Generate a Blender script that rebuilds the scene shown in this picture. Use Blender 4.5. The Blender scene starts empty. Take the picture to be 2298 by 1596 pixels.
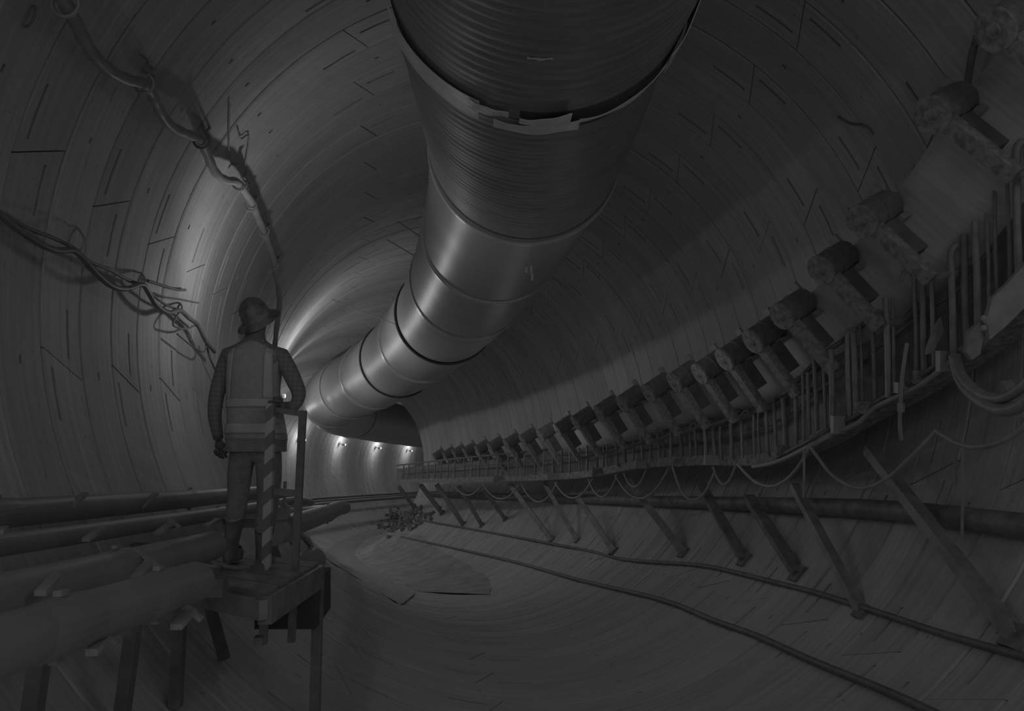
import bpy, bmesh, math, random
import numpy as np
from mathutils import Vector, Matrix

random.seed(7)
rng = np.random.default_rng(7)
R = 4.0                      # inner radius of the tunnel lining in metres
FPX, IW, IH = 1850.0, 2298, 1596
PI = math.pi
SC = bpy.context.scene
COL = SC.collection

# ------------------------------------------------------------------ camera
YAW, PITCH = -0.043, 0.123
CAM = np.array([-0.133 * R, 0.0, -0.336 * R])
_cy, _sy, _cp, _sp = math.cos(YAW), math.sin(YAW), math.cos(PITCH), math.sin(PITCH)
FW = np.array([_sy * _cp, _cy * _cp, _sp])
RT = np.array([_cy, -_sy, 0.0])
UP = np.cross(RT, FW)
cam_data = bpy.data.cameras.new('camera')
cam_data.sensor_width = 36.0
cam_data.lens = 36.0 * FPX / IW
cam_data.clip_start, cam_data.clip_end = 0.05, 300
cam = bpy.data.objects.new('camera', cam_data)
COL.objects.link(cam)
cam.matrix_world = Matrix(((RT[0], UP[0], -FW[0], CAM[0]), (RT[1], UP[1], -FW[1], CAM[1]),
                           (RT[2], UP[2], -FW[2], CAM[2]), (0, 0, 0, 1)))
SC.camera = cam
SC.cycles.diffuse_bounces = 8

# ------------------------------------------------------------------ view + world
SC.view_settings.view_transform = 'Standard'
SC.view_settings.look = 'None'
SC.view_settings.exposure = 0.0
SC.view_settings.gamma = 1.0
SC.view_settings.use_curve_mapping = False
world = bpy.data.worlds.new('world')
SC.world = world
world.use_nodes = True
world.node_tree.nodes['Background'].inputs[0].default_value = (1, 1, 1, 1)
world.node_tree.nodes['Background'].inputs[1].default_value = 0.14

# ------------------------------------------------------------------ tunnel centre line (units of R)
_DS = 0.01
_S0 = -2.0
def _build_line():
    n = int((26 - _S0) / _DS)
    s = _S0 + _DS * np.arange(n)
    kap = np.where(s < 0, 0.0, np.where(s < 2.7, -0.06, np.where(s < 8.2, -0.066, np.where(s < 10.3, 0.27, 0.03))))
    head = np.cumsum(kap) * _DS
    i0 = int(-_S0 / _DS)
    head -= head[i0]
    t = np.clip((s - 2.3) / 1.2, 0, 1)
    u = np.clip((s - 9.0) / 2.0, 0, 1)
    slope = -0.058 * t * t * (3 - 2 * t) + 0.035 * u * u * (3 - 2 * u)
    d = np.stack([np.sin(head), np.cos(head), slope], 1)
    p = np.cumsum(d, 0) * _DS
    p -= p[i0]
    return p, d / np.linalg.norm(d, axis=1)[:, None]
_LP, _LT = _build_line()
def fr(s):
    f = (s - _S0) / _DS
    i = int(min(max(f, 0), len(_LP) - 2))
    a = f - i
    p = _LP[i] * (1 - a) + _LP[i + 1] * a
    t = _LT[i] * (1 - a) + _LT[i + 1] * a
    t = t / np.linalg.norm(t)
    n = np.array([t[1], -t[0], 0.0]); n /= np.linalg.norm(n)
    return p * R, t, n, np.cross(n, t)
def tp(s, th, r=1.0):
    c, t, n, u = fr(s)
    return c + R * r * (math.cos(th) * n + math.sin(th) * u)
def lw(s, a, h):
    c, t, n, u = fr(s)
    return c + R * (a * n + h * u)
def ray(px, py):
    return FW + (px - IW / 2) / FPX * RT - (py - IH / 2) / FPX * UP
def P(px, py, d):            # point seen at a photo pixel at depth d (units of R)
    return CAM + ray(px, py) * d * R
def onwall(px, py, r=1.0, l0=0.4):   # where the sight line meets the lining (radius r)
    d = ray(px, py)
    lo = l0; s = l0; prev = None
    def rad(l, s):
        p = CAM + d * l * R
        for _ in range(3):
            c, t, n, u = fr(s)
            s += float(np.dot(p - c, t)) / R
        c, t, n, u = fr(s)
        q = p - c
        return math.hypot(np.dot(q, n), np.dot(q, u)) / R - r, s
    l = l0
    while l < 22:
        v, s2 = rad(l, s)
        if v > 0 and prev is not None and prev < 0:
            a, b = l - 0.04, l
            for _ in range(14):
                m = (a + b) / 2
                if rad(m, s2)[0] > 0: b = m
                else: a = m
            return CAM + d * b * R, b
        prev = v; s = s2; l += 0.04
    return CAM + d * 20 * R, 20.0

# ------------------------------------------------------------------ lamps, added fill lights
def point(name, loc, watts, rad=0.1):
    l = bpy.data.lights.new(name, 'POINT'); l.energy = watts; l.shadow_soft_size = rad
    o = bpy.data.objects.new(name, l); COL.objects.link(o); o.location = loc; return o
def spot(name, loc, aim, watts, angle, blend, rad=0.08):
    l = bpy.data.lights.new(name, 'SPOT'); l.energy = watts; l.spot_size = math.radians(angle); l.spot_blend = blend; l.shadow_soft_size = rad
    o = bpy.data.objects.new(name, l); COL.objects.link(o); o.location = loc
    o.rotation_euler = Vector(np.array(aim)).to_track_quat('-Z', 'Y').to_euler(); return o
LAMPS = [(s_, -.85, .33) for s_ in (5.0, 6.55, 8.1, 9.65, 11.2, 12.75, 14.3, 15.8)]
_c, _t, _n, _u = fr(2.3)
spot('wall_lamp', P(584, 700, 2.26), .6 * _t + .66 * _u + .04 * _n, 28, 178, 1.0, 0.06)
point('wall_lamp', P(584, 700, 2.26), 7, 0.06)
for s_, a_, h_ in LAMPS: point('wall_lamp', lw(s_, a_ + (.16 if s_ < 6 else .06), h_), 34 if s_ < 6 else 44 if s_ < 11 else 28, 0.08)
for s_, a_, h_, w in ((-1.1, -.40, 0.2, 40), (0.2, .74, .42, 27), (2.5, .30, -.10, 4.5), (4.4, .30, -.10, 5),):
    point('added_fill', lw(s_, a_, h_), w, 0.6)  # unseen fill lights added to lift the dark areas, no fixtures

# ------------------------------------------------------------------ materials
def mat(name, col, rough=0.7, metal=0.0, noise=None, bump=0.0, spec=0.5, uv=False, streak=None, emit=0.0, raw=None):
    """noise = (scale, low, high) multiplies the grey; streak = uv stretch (su, sv)."""
    m = bpy.data.materials.new(name); m.use_nodes = True
    nt = m.node_tree; b = nt.nodes['Principled BSDF']
    col = 0.27 + 0.36 * col if raw is None else raw   # dark greys lifted toward one tone, a veil of light put into the colour
    c = (col, col, col, 1)
    b.inputs['Base Color'].default_value = c
    b.inputs['Roughness'].default_value = rough
    b.inputs['Metallic'].default_value = metal
    b.inputs['Specular IOR Level'].default_value = spec
    if emit:
        b.inputs['Emission Color'].default_value = (1, 1, 1, 1)
        b.inputs['Emission Strength'].default_value = emit
    if noise:
        tc = nt.nodes.new('ShaderNodeTexCoord'); mp = nt.nodes.new('ShaderNodeMapping')
        nt.links.new(tc.outputs['UV' if uv else 'Object'], mp.inputs[0])
        if streak: mp.inputs['Scale'].default_value = (streak[0], streak[1], 1)
        nz = nt.nodes.new('ShaderNodeTexNoise'); nz.inputs['Scale'].default_value = noise[0]
        nz.inputs['Detail'].default_value = 6; nz.inputs['Roughness'].default_value = 0.62
        nt.links.new(mp.outputs[0], nz.inputs[0])
        mr = nt.nodes.new('ShaderNodeMapRange')
        mr.inputs[1].default_value = 0.3; mr.inputs[2].default_value = 0.7
        mr.inputs[3].default_value = noise[1] * col; mr.inputs[4].default_value = noise[2] * col
        nt.links.new(nz.outputs[0], mr.inputs[0])
        cc = nt.nodes.new('ShaderNodeCombineColor')
        for i in range(3): nt.links.new(mr.outputs[0], cc.inputs[i])
        nt.links.new(cc.outputs[0], b.inputs['Base Color'])
        if bump:
            bp = nt.nodes.new('ShaderNodeBump'); bp.inputs['Strength'].default_value = bump
            bp.inputs['Distance'].default_value = 0.02
            nt.links.new(nz.outputs[0], bp.inputs['Height'])
            nt.links.new(bp.outputs[0], b.inputs['Normal'])
    return m
def concrete_mat(name, col, wet=0.0):
    m = bpy.data.materials.new(name); m.use_nodes = True
    nt = m.node_tree; b = nt.nodes['Principled BSDF']; N = nt.nodes.new; L = nt.links.new
    tc = N('ShaderNodeTexCoord')
    def nz(scale, sx, sy, det=5, rg=0.6):
        mp = N('ShaderNodeMapping'); mp.inputs['Scale'].default_value = (sx, sy, 1); L(tc.outputs['UV'], mp.inputs[0])
        n = N('ShaderNodeTexNoise'); n.inputs['Scale'].default_value = scale
        n.inputs['Detail'].default_value = det; n.inputs['Roughness'].default_value = rg
        L(mp.outputs[0], n.inputs[0]); return n.outputs[0]
    def mul(a, bb):
        x = N('ShaderNodeMath'); x.operation = 'MULTIPLY'; L(a, x.inputs[0])
        if isinstance(bb, float): x.inputs[1].default_value = bb
        else: L(bb, x.inputs[1])
        return x.outputs[0]
    def rng_(a, lo, hi, f=0.3, t=0.7):
        x = N('ShaderNodeMapRange'); x.inputs[1].default_value = f; x.inputs[2].default_value = t
        x.inputs[3].default_value = lo; x.inputs[4].default_value = hi; L(a, x.inputs[0]); return x.outputs[0]
    streak = nz(1.0, 0.55, 16.0, 7, 0.7)       # trowel lines round the ring
    blot = nz(1.0, 0.35, 0.8, 4)
    fine = nz(1.0, 22.0, 30.0, 3)
    pits = nz(1.0, 9.0, 16.0, 2)
    v = mul(mul(mul(rng_(streak, 0.80, 1.16), rng_(blot, 0.84, 1.14)), rng_(fine, 0.95, 1.05)), rng_(pits, 0.62, 1.0, 0.26, 0.32))
    v = mul(v, col)
    cc = N('ShaderNodeCombineColor')
    for i in range(3): L(v, cc.inputs[i])
    L(cc.outputs[0], b.inputs['Base Color'])
    b.inputs['Roughness'].default_value = 0.62 - wet
    b.inputs['Specular IOR Level'].default_value = 0.35
    bp = N('ShaderNodeBump'); bp.inputs['Strength'].default_value = 0.35; bp.inputs['Distance'].default_value = 0.012
    L(streak, bp.inputs['Height']); L(bp.outputs[0], b.inputs['Normal'])
    return m
M = {}
M['conc'] = concrete_mat('lining_concrete', 0.56)
M['concfloor'] = concrete_mat('invert_concrete', 0.56, 0.04)
M['back'] = mat('joint_backing_grout', 0.06, 0.95, noise=(3, 0.7, 1.2))  # mottled backing shell seen through the open joints
M['duct'] = mat('duct_sheet', 0.42, 0.42, noise=(1.0, 0.86, 1.12), uv=True, streak=(0.6, 26), bump=0.12, spec=0.5)
M['ductrib'] = mat('duct_ribbed_fabric', 0.16, 0.5, noise=(1.0, 0.72, 1.15), uv=True, streak=(2.2, 12), bump=0.2, spec=0.5)
M['band'] = mat('duct_band', 0.44, 0.35, noise=(4, 0.85, 1.1), raw=0.52)
M['tape'] = mat('foil_tape', 0.62, 0.4, noise=(6, 0.8, 1.1), bump=0.3, raw=0.85)
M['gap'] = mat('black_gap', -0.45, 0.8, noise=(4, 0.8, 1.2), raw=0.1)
M['rubber'] = mat('black_rubber', 0.10, 0.55, noise=(8, 0.7, 1.3), raw=0.2)
M['hose'] = mat('hose_jacket', 0.26, 0.4, noise=(7, 0.8, 1.15))
M['cable'] = mat('cable_jacket', 0.12, 0.5, noise=(9, 0.8, 1.2), raw=0.22)
M['palecable'] = mat('pale_cable_jacket', 0.34, 0.5, noise=(9, 0.8, 1.2))
M['steel'] = mat('dusty_steel', 0.22, 0.6, 0.0, noise=(5, 0.7, 1.3), bump=0.15)
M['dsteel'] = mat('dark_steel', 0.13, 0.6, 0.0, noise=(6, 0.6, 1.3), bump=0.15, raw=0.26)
M['galv'] = mat('galvanised_steel', 0.42, 0.45, 0.0, noise=(7, 0.75, 1.2))
M['belt'] = mat('conveyor_belt_rubber', 0.30, 0.5, noise=(1.0, 0.85, 1.15), uv=True, streak=(1.5, 22), raw=0.72)
M['frame'] = mat('dark_shade_grey', -.35, 0.7, noise=(6, 0.8, 1.2), raw=0.2)  # near-black that puts shade into the idler boxes and rack beams
M['mudsteel'] = mat('mud_caked_steel', 0.26, 0.9, noise=(14, 0.45, 1.4), bump=0.8)
M['pipe'] = mat('painted_pipe', 0.27, 0.5, noise=(2, 0.85, 1.12), raw=0.29)
M['mud'] = mat('pale_mud', 0.50, 0.8, noise=(5, 0.7, 1.15), bump=0.6, raw=0.52)
M['water'] = mat('wet_silt', 0.16, 0.6, noise=(2, 0.7, 1.3), bump=0.25, raw=0.42)
M['debris'] = mat('dark_debris', 0.10, 0.9, noise=(9, 0.5, 1.5), bump=0.6)
M['vest'] = mat('vest_mesh_cloth', 0.25, 0.85, noise=(30, 0.85, 1.1), raw=0.52)
M['reflect'] = mat('vest_reflective_tape', 0.44, 0.5, noise=(12, 0.9, 1.08), raw=0.66)
M['jeans'] = mat('dark_denim', 0.10, 0.9, noise=(25, 0.8, 1.2), raw=0.36)
M['boot'] = mat('boot_leather', 0.12, 0.7, noise=(15, 0.7, 1.3), raw=0.24)
M['skin'] = mat('skin', 0.22, 0.6, noise=(10, 0.9, 1.1), raw=0.24)
M['glove'] = mat('work_glove', 0.13, 0.8, noise=(20, 0.8, 1.2), raw=0.19)
M['hat'] = mat('hard_hat_shell', 0.15, 0.5, noise=(9, 0.35, 1.9), bump=0.2, raw=0.22)
M['wood'] = mat('dirty_plank', 0.20, 0.85, noise=(6, 0.7, 1.2), bump=0.3)
M['white'] = mat('white_plastic', 0.55, 0.5, noise=(8, 0.9, 1.05))
M['bulb'] = mat('lamp_glass', 0.8, 0.3, emit=0.16, raw=0.3)
def shirt_mat():
    m = bpy.data.materials.new('plaid_shirt'); m.use_nodes = True
    nt = m.node_tree; b = nt.nodes['Principled BSDF']; N = nt.nodes.new; L = nt.links.new
    tc = N('ShaderNodeTexCoord')
    outs = []
    for ax in ('Z', 'X'):
        w = N('ShaderNodeTexWave'); w.bands_direction = ax; w.inputs['Scale'].default_value = 9
        w.inputs['Distortion'].default_value = 0.6; L(tc.outputs['Object'], w.inputs[0]); outs.append(w.outputs['Fac'])
    a = N('ShaderNodeMath'); a.operation = 'ADD'; L(outs[0], a.inputs[0]); L(outs[1], a.inputs[1])
    r = N('ShaderNodeMapRange'); r.inputs[2].default_value = 2; r.inputs[3].default_value = 0.24; r.inputs[4].default_value = 0.34
    L(a.outputs[0], r.inputs[0]); cc = N('ShaderNodeCombineColor')
    for i in range(3): L(r.outputs[0], cc.inputs[i])
    L(cc.outputs[0], b.inputs['Base Color']); b.inputs['Roughness'].default_value = 0.9
    return m
def stripe_mat():
    m = bpy.data.materials.new('striped_post_tape'); m.use_nodes = True
    nt = m.node_tree; b = nt.nodes['Principled BSDF']; N = nt.nodes.new; L = nt.links.new
    tc = N('ShaderNodeTexCoord'); sx = N('ShaderNodeSeparateXYZ'); L(tc.outputs['Object'], sx.inputs[0])
    k = N('ShaderNodeMath'); k.operation = 'MULTIPLY'; k.inputs[1].default_value = -0.9; L(sx.outputs['X'], k.inputs[0])
    a = N('ShaderNodeMath'); a.operation = 'ADD'; L(k.outputs[0], a.inputs[0]); L(sx.outputs['Z'], a.inputs[1])
    d = N('ShaderNodeMath'); d.operation = 'MULTIPLY'; d.inputs[1].default_value = 5.5; L(a.outputs[0], d.inputs[0])
    f = N('ShaderNodeMath'); f.operation = 'FRACT'; L(d.outputs[0], f.inputs[0])
    g = N('ShaderNodeMath'); g.operation = 'GREATER_THAN'; g.inputs[1].default_value = 0.5; L(f.outputs[0], g.inputs[0])
    r = N('ShaderNodeMapRange'); r.inputs[3].default_value = 0.26; r.inputs[4].default_value = 0.62; L(g.outputs[0], r.inputs[0])
    cc = N('ShaderNodeCombineColor')
    for i in range(3): L(r.outputs[0], cc.inputs[i])
    L(cc.outputs[0], b.inputs['Base Color']); b.inputs['Roughness'].default_value = 0.55
    return m
M['shirt'] = shirt_mat(); M['stripe'] = stripe_mat()

# ------------------------------------------------------------------ mesh helpers
ORG = {}
def tag(o, label=None, cat=None, group=None, kind=None):
    if label: o['label'] = label
    if cat: o['category'] = cat
    if group: o['group'] = group
    if kind: o['kind'] = kind
    return o
def empty(name, loc, label=None, cat=None, group=None, kind=None):
    o = bpy.data.objects.new(name, None); COL.objects.link(o)
    o.location = loc; o.empty_display_size = 0.2
    ORG[o.name] = np.array(loc, float)
    return tag(o, label, cat, group, kind)
def link_mesh(name, me, parent, org):
    o = bpy.data.objects.new(name, me); COL.objects.link(o)
    if parent is not None:
        o.parent = parent; o.location = org - ORG[parent.name]
    else:
        o.location = org
    ORG[o.name] = np.array(org, float)
    return o
class MB:
    def __init__(s): s.v = []; s.f = []; s.uv = []; s.mi = []
    def add(s, verts, faces, uvs=None, mi=0):
        b = len(s.v); s.v += [tuple(map(float, x)) for x in verts]
        s.f += [tuple(i + b for i in f) for f in faces]
        s.uv += list(uvs) if uvs is not None else [(0.0, 0.0)] * len(verts)
        s.mi += [mi] * len(faces)
        return s
    def box(s, c, ax, half):
        c = np.array(c, float); a = [np.array(x, float) / np.linalg.norm(x) * h for x, h in zip(ax, half)]
        vs = [c + i * a[0] + j * a[1] + k * a[2] for i in (-1, 1) for j in (-1, 1) for k in (-1, 1)]
        return s.add(vs, [(0, 1, 3, 2), (4, 6, 7, 5), (0, 4, 5, 1), (2, 3, 7, 6), (0, 2, 6, 4), (1, 5, 7, 3)])
    def beam(s, p, q, w, h, up=(0, 0, 1)):
        p = np.array(p, float); q = np.array(q, float); d = q - p; L = np.linalg.norm(d); d /= L
        u = np.array(up, float); sd = np.cross(d, u)
        if np.linalg.norm(sd) < 1e-3: sd = np.cross(d, [1, 0, 0])
        sd /= np.linalg.norm(sd); u = np.cross(sd, d)
        return s.box((p + q) / 2, (d, sd, u), (L / 2, w / 2, h / 2))
    def tube(s, pts, r, n=8, caps=True):
        pts = [np.array(p, float) for p in pts]; m = len(pts)
        rs = r if hasattr(r, '__len__') else [r] * m
        t0 = pts[1] - pts[0]; t0 /= np.linalg.norm(t0)
        a = np.cross(t0, [0, 0, 1]);
        if np.linalg.norm(a) < 1e-3: a = np.cross(t0, [1, 0, 0])
        a /= np.linalg.norm(a); vs = []; uv = []; ln = 0
        for i in range(m):
            t = pts[min(i + 1, m - 1)] - pts[max(i - 1, 0)]; t /= (np.linalg.norm(t) + 1e-12)
            a = a - t * np.dot(a, t); a /= np.linalg.norm(a); b = np.cross(t, a)
            if i: ln += np.linalg.norm(pts[i] - pts[i - 1])
            for j in range(n):
                w = 2 * PI * j / n
                vs.append(pts[i] + rs[i] * (math.cos(w) * a + math.sin(w) * b)); uv.append((j / n, ln))
        fs = [(i * n + j, i * n + (j + 1) % n, (i + 1) * n + (j + 1) % n, (i + 1) * n + j) for i in range(m - 1) for j in range(n)]
        if caps:
            fs += [tuple(m * n + j for j in range(n - 1, -1, -1)), tuple((m + 1) * n + j for j in range(n))]
            vs = vs + vs[:n] + vs[(m - 1) * n:m * n]; uv = uv + uv[:n] + uv[(m - 1) * n:m * n]
        return s.add(vs, fs, uv)
    def lathe(s, o, ax, prof, n=20):
        """prof = [(radius, distance along ax)]"""
        o = np.array(o, float); t = np.array(ax, float); t /= np.linalg.norm(t)
        a = np.cross(t, [0, 0, 1])
        if np.linalg.norm(a) < 1e-3: a = np.cross(t, [1, 0, 0])
        a /= np.linalg.norm(a); b = np.cross(t, a)
        vs = [o + t * d + max(r, 1e-4) * (math.cos(2 * PI * j / n) * a + math.sin(2 * PI * j / n) * b) for r, d in prof for j in range(n)]
        m = len(prof)
        fs = [(i * n + j, i * n + (j + 1) % n, (i + 1) * n + (j + 1) % n, (i + 1) * n + j) for i in range(m - 1) for j in range(n)]
        fs += [tuple(range(n - 1, -1, -1)), tuple((m - 1) * n + j for j in range(n))]
        return s.add(vs, fs)
    def grid(s, rows, uvs=None, closed=False):
        m = len(rows); n = len(rows[0])
        vs = [p for r in rows for p in r]
        uv = [u for r in uvs for u in r] if uvs is not None else None
        fs = [(i * n + j, i * n + (j + 1) % n, (i + 1) * n + (j + 1) % n, (i + 1) * n + j)
              for i in range(m - 1) for j in range(n if closed else n - 1)]
        return s.add(vs, fs, uv)
    def build(s, name, m, parent=None, smooth=False, org=None):
        v = np.array(s.v, float)
        if org is None: org = (v.min(0) + v.max(0)) / 2; org[2] = v[:, 2].min()
        org = np.array(org, float)
        me = bpy.data.meshes.new(name)
        me.from_pydata((v - org).tolist(), [], s.f)
        for mm in (m if isinstance(m, (list, tuple)) else [m]): me.materials.append(mm)
        ul = me.uv_layers.new(name='UVMap')
        li = np.empty(len(me.loops), dtype=np.int32); me.loops.foreach_get('vertex_index', li)
        ul.data.foreach_set('uv', np.array(s.uv, float)[li].ravel())
        if any(s.mi): me.polygons.foreach_set('material_index', s.mi)
        if smooth: me.polygons.foreach_set('use_smooth', [True] * len(me.polygons))
        me.update()
        return link_mesh(name, me, parent, org)
def fixn(o):
    bm = bmesh.new(); bm.from_mesh(o.data); bmesh.ops.recalc_face_normals(bm, faces=bm.faces); bm.to_mesh(o.data); bm.free(); return o
def smoothpath(pts, k=6):
    pts = [np.array(p, float) for p in pts]; out = []
    for i in range(len(pts) - 1):
        p0 = pts[max(i - 1, 0)]; p1 = pts[i]; p2 = pts[i + 1]; p3 = pts[min(i + 2, len(pts) - 1)]
        for j in range(k):
            t = j / k
            out.append(0.5 * ((2 * p1) + (-p0 + p2) * t + (2 * p0 - 5 * p1 + 4 * p2 - p3) * t * t + (-p0 + 3 * p1 - 3 * p2 + p3) * t ** 3))
    out.append(pts[-1]); return out
def sagline(p, q, sag, n=14):
    p = np.array(p, float); q = np.array(q, float)
    return [p * (1 - t) + q * t - np.array([0, 0, sag * 4 * t * (1 - t)]) for t in np.linspace(0, 1, n + 1)]
def interp(x, tab):
    xs = [a[0] for a in tab]
    if xs[0] > xs[-1]: tab = tab[::-1]; xs = xs[::-1]
    return [float(np.interp(x, xs, [a[i] for a in tab])) for i in range(1, len(tab[0]))]

# ------------------------------------------------------------------ the lining: rings of precast segments
S_B, WK = 1.395, 0.1625                    # station of ring joint 0, ring width (R)
J_EVEN = [(-47, -51), (29, 24.5), (99, 95), (169.7, 166.1), (242, 238)]
J_ODD = [(-20, -24), (51.7, 48.0), (123.3, 119.5), (187.7, 190.7), (261, 265)]
SL_EVEN = [(.65, -47.3, -41.5), (.2, -56, -50), (.66, 27.6, 33.6), (.22, 19.5, 26.2), (.66, 98.5, 105), (.2, 90, 96),
           (.2, 161.6, 167.6), (.68, 168.8, 174.3), (.2, 233, 239), (.68, 241, 247)]
SL_ODD = [(.65, -20.6, -14.5), (.2, -29, -23), (.72, 50.4, 57.2), (.22, 43.6, 49.6), (.84, 122, 128.4), (.33, 115.2, 120.7),
          (.66, 182.8, 188.4), (.19, 189.8, 195.6), (.66, 256, 262), (.2, 265, 271)]
walls = {}
def backing(name, a0, a1, m):
    b = MB(); ss = np.arange(-0.45, 20.0, 0.2); ths = np.radians(np.linspace(a0, a1, 25))
    b.grid([[tp(s, t, 1.0 + 0.075 / R) for t in ths] for s in ss])
    o = b.build(name, m); o['kind'] = 'structure'; return o
walls['wall_right'] = backing('wall_right', -45, 45, M['back'])
walls['ceiling'] = backing('ceiling', 45, 135, M['back'])
walls['wall_left'] = backing('wall_left', 135, 225, M['back'])
walls['floor'] = backing('floor', 225, 315, M['back'])
LAB = {'wall_right': 'grey precast concrete tunnel side behind the conveyor', 'ceiling': 'curved concrete tunnel crown above the fat duct',
       'wall_left': 'grey precast concrete tunnel side hung with hoses, left', 'floor': 'dark curved concrete invert at the bottom of the tunnel'}
for k_, o_ in walls.items(): o_['label'] = LAB[k_]
def side_of(mid):
    mid %= 360
    return 'ceiling' if 45 <= mid < 135 else 'wall_left' if 135 <= mid < 225 else 'floor' if 225 <= mid < 315 else 'wall_right'
def segment(k, ja, jb, slots, nu=14, holes=True, dr=0.0):
    """one precast segment of ring k between radial joints ja and jb (degrees at the near and far ring joint)"""
    g = 0.011; s0 = S_B + k * WK
    pad = math.degrees(0.006 / R)
    def th(u, f):
        a = ja[0] + (ja[1] - ja[0]) * f + pad; b = jb[0] + (jb[1] - jb[0]) * f - pad
        return math.radians(a + (b - a) * u)
    def u_of(t, f):
        a = ja[0] + (ja[1] - ja[0]) * f + pad; b = jb[0] + (jb[1] - jb[0]) * f - pad
        return (t - a) / (b - a)
    us = set(np.linspace(0, 1, nu).round(5).tolist()); fs = {g, g + .024, 1 - g - .018, 1 - g}; cells = []
    if holes:
        lst = []
        for f, t0, t1 in slots:
            u0, u1 = u_of(t0, f), u_of(t1, f)
            if 0.002 < u0 < u1 < 0.998: lst.append((f - .032, f + .032, u0, u1, 0.05))
        for uu, ff in ((.3, .5), (.62, .42)):
            lst.append((ff - .03, ff + .03, uu - .006, uu + .006, 0.04))
        for f0, f1, u0, u1, d in lst:
            u0, u1 = round(u0, 5), round(u1, 5)
            us = {x for x in us if not (abs(x - u0) < .006 or abs(x - u1) < .006) or x in (0.0, 1.0)}
            us |= {u0, u1}; fs |= {round(f0, 4), round(f1, 4)}; cells.append((round(f0, 4), round(f1, 4), u0, u1, d))
    us = sorted(us); fs = sorted(fs); nf = len(fs); b = MB()
    frames = [fr(s0 + f * WK) for f in fs]
    def pt(i, j, out=0.0):
        c, t, n, u = frames[j]; a = th(us[i], fs[j]); r = R + dr + out
        if out == 0.0: r += .013 if j == 0 else .012 if j == nf - 1 else 0.0
        return c + r * (math.cos(a) * n + math.sin(a) * u)
    V = [pt(i, j) for i in range(len(us)) for j in range(nf)]
    UV = [(th(us[i], fs[j]) * R + k * 3.7, (s0 + fs[j] * WK) * R) for i in range(len(us)) for j in range(nf)]
    F = []; extra = []
    for i in range(len(us) - 1):
        for j in range(nf - 1):
            dep = 0
            for f0, f1, u0, u1, d in cells:
                if us[i] >= u0 - 1e-6 and us[i + 1] <= u1 + 1e-6 and fs[j] >= f0 - 1e-6 and fs[j + 1] <= f1 + 1e-6: dep = d
            if dep: extra.append((i, j, dep))
            else: F.append((i * nf + j, i * nf + j + 1, (i + 1) * nf + j + 1, (i + 1) * nf + j))
    b.add(V, F, UV)
    ex = {(i, j) for i, j, d in extra}
    for i, j, d in extra:
        q = [(i, j), (i, j + 1), (i + 1, j + 1), (i + 1, j)]
        top = [pt(*x) for x in q]; bot = [pt(*x, out=d) for x in q]; uv = [UV[x[0] * nf + x[1]] for x in q] * 2
        sd = [(1, 0, 4, 5)] if (i - 1, j) not in ex else []
        if (i, j + 1) not in ex: sd.append((2, 1, 5, 6))
        if (i + 1, j) not in ex: sd.append((3, 2, 6, 7))
        if (i, j - 1) not in ex: sd.append((0, 3, 7, 4))
        b.add(top + bot, [(4, 5, 6, 7)] + sd, uv)
    n_u = len(us)                           # edges of the segment, 6 cm deep
    for js in (0, nf - 1):
        r1 = [pt(i, js) for i in range(n_u)]; r2 = [pt(i, js, .06) for i in range(n_u)]
        uv = [UV[i * nf + js] for i in range(n_u)]; b.grid([r1, r2] if js else [r2, r1], [uv, uv])
    for i in (0, n_u - 1):
        r1 = [pt(i, j) for j in range(nf)]; r2 = [pt(i, j, .06) for j in range(nf)]
        uv = [UV[i * nf + j] for j in range(nf)]; b.grid([r2, r1] if i else [r1, r2], [uv, uv])
    return b
K0, K1, K2 = -11, 50, 114
far = {k: MB() for k in walls}
for k in range(K0, K2):
    odd = k % 2; js = J_ODD if odd else J_EVEN; sl = SL_ODD if odd else SL_EVEN
    dr0 = float(rng.normal(0, 0.004))
    for i in range(5):
        ja = js[i]; jb = js[i + 1] if i < 4 else (js[0][0] + 360, js[0][1] + 360)
        sd = side_of((sum(ja) + sum(jb)) / 4)
        sls = sl + [(f, a + 360, c + 360) for f, a, c in sl]
        b = segment(k, ja, jb, sls, nu=18 if k < K1 else 12, holes=(k < 36), dr=dr0 + float(rng.normal(0, 0.0025)))
        if k < K1:
            b.build('lining_segment', M['concfloor' if sd == 'floor' else 'conc'], walls[sd], smooth=False)
        else:
            f = far[sd]; o = len(f.v); f.v += b.v; f.uv += b.uv; f.mi += b.mi; f.f += [tuple(x + o for x in q) for q in b.f]
for sd, f in far.items():
    o = f.build('distant_segments', M['concfloor' if sd == 'floor' else 'conc'], walls[sd]); o['kind'] = 'stuff'

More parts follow.
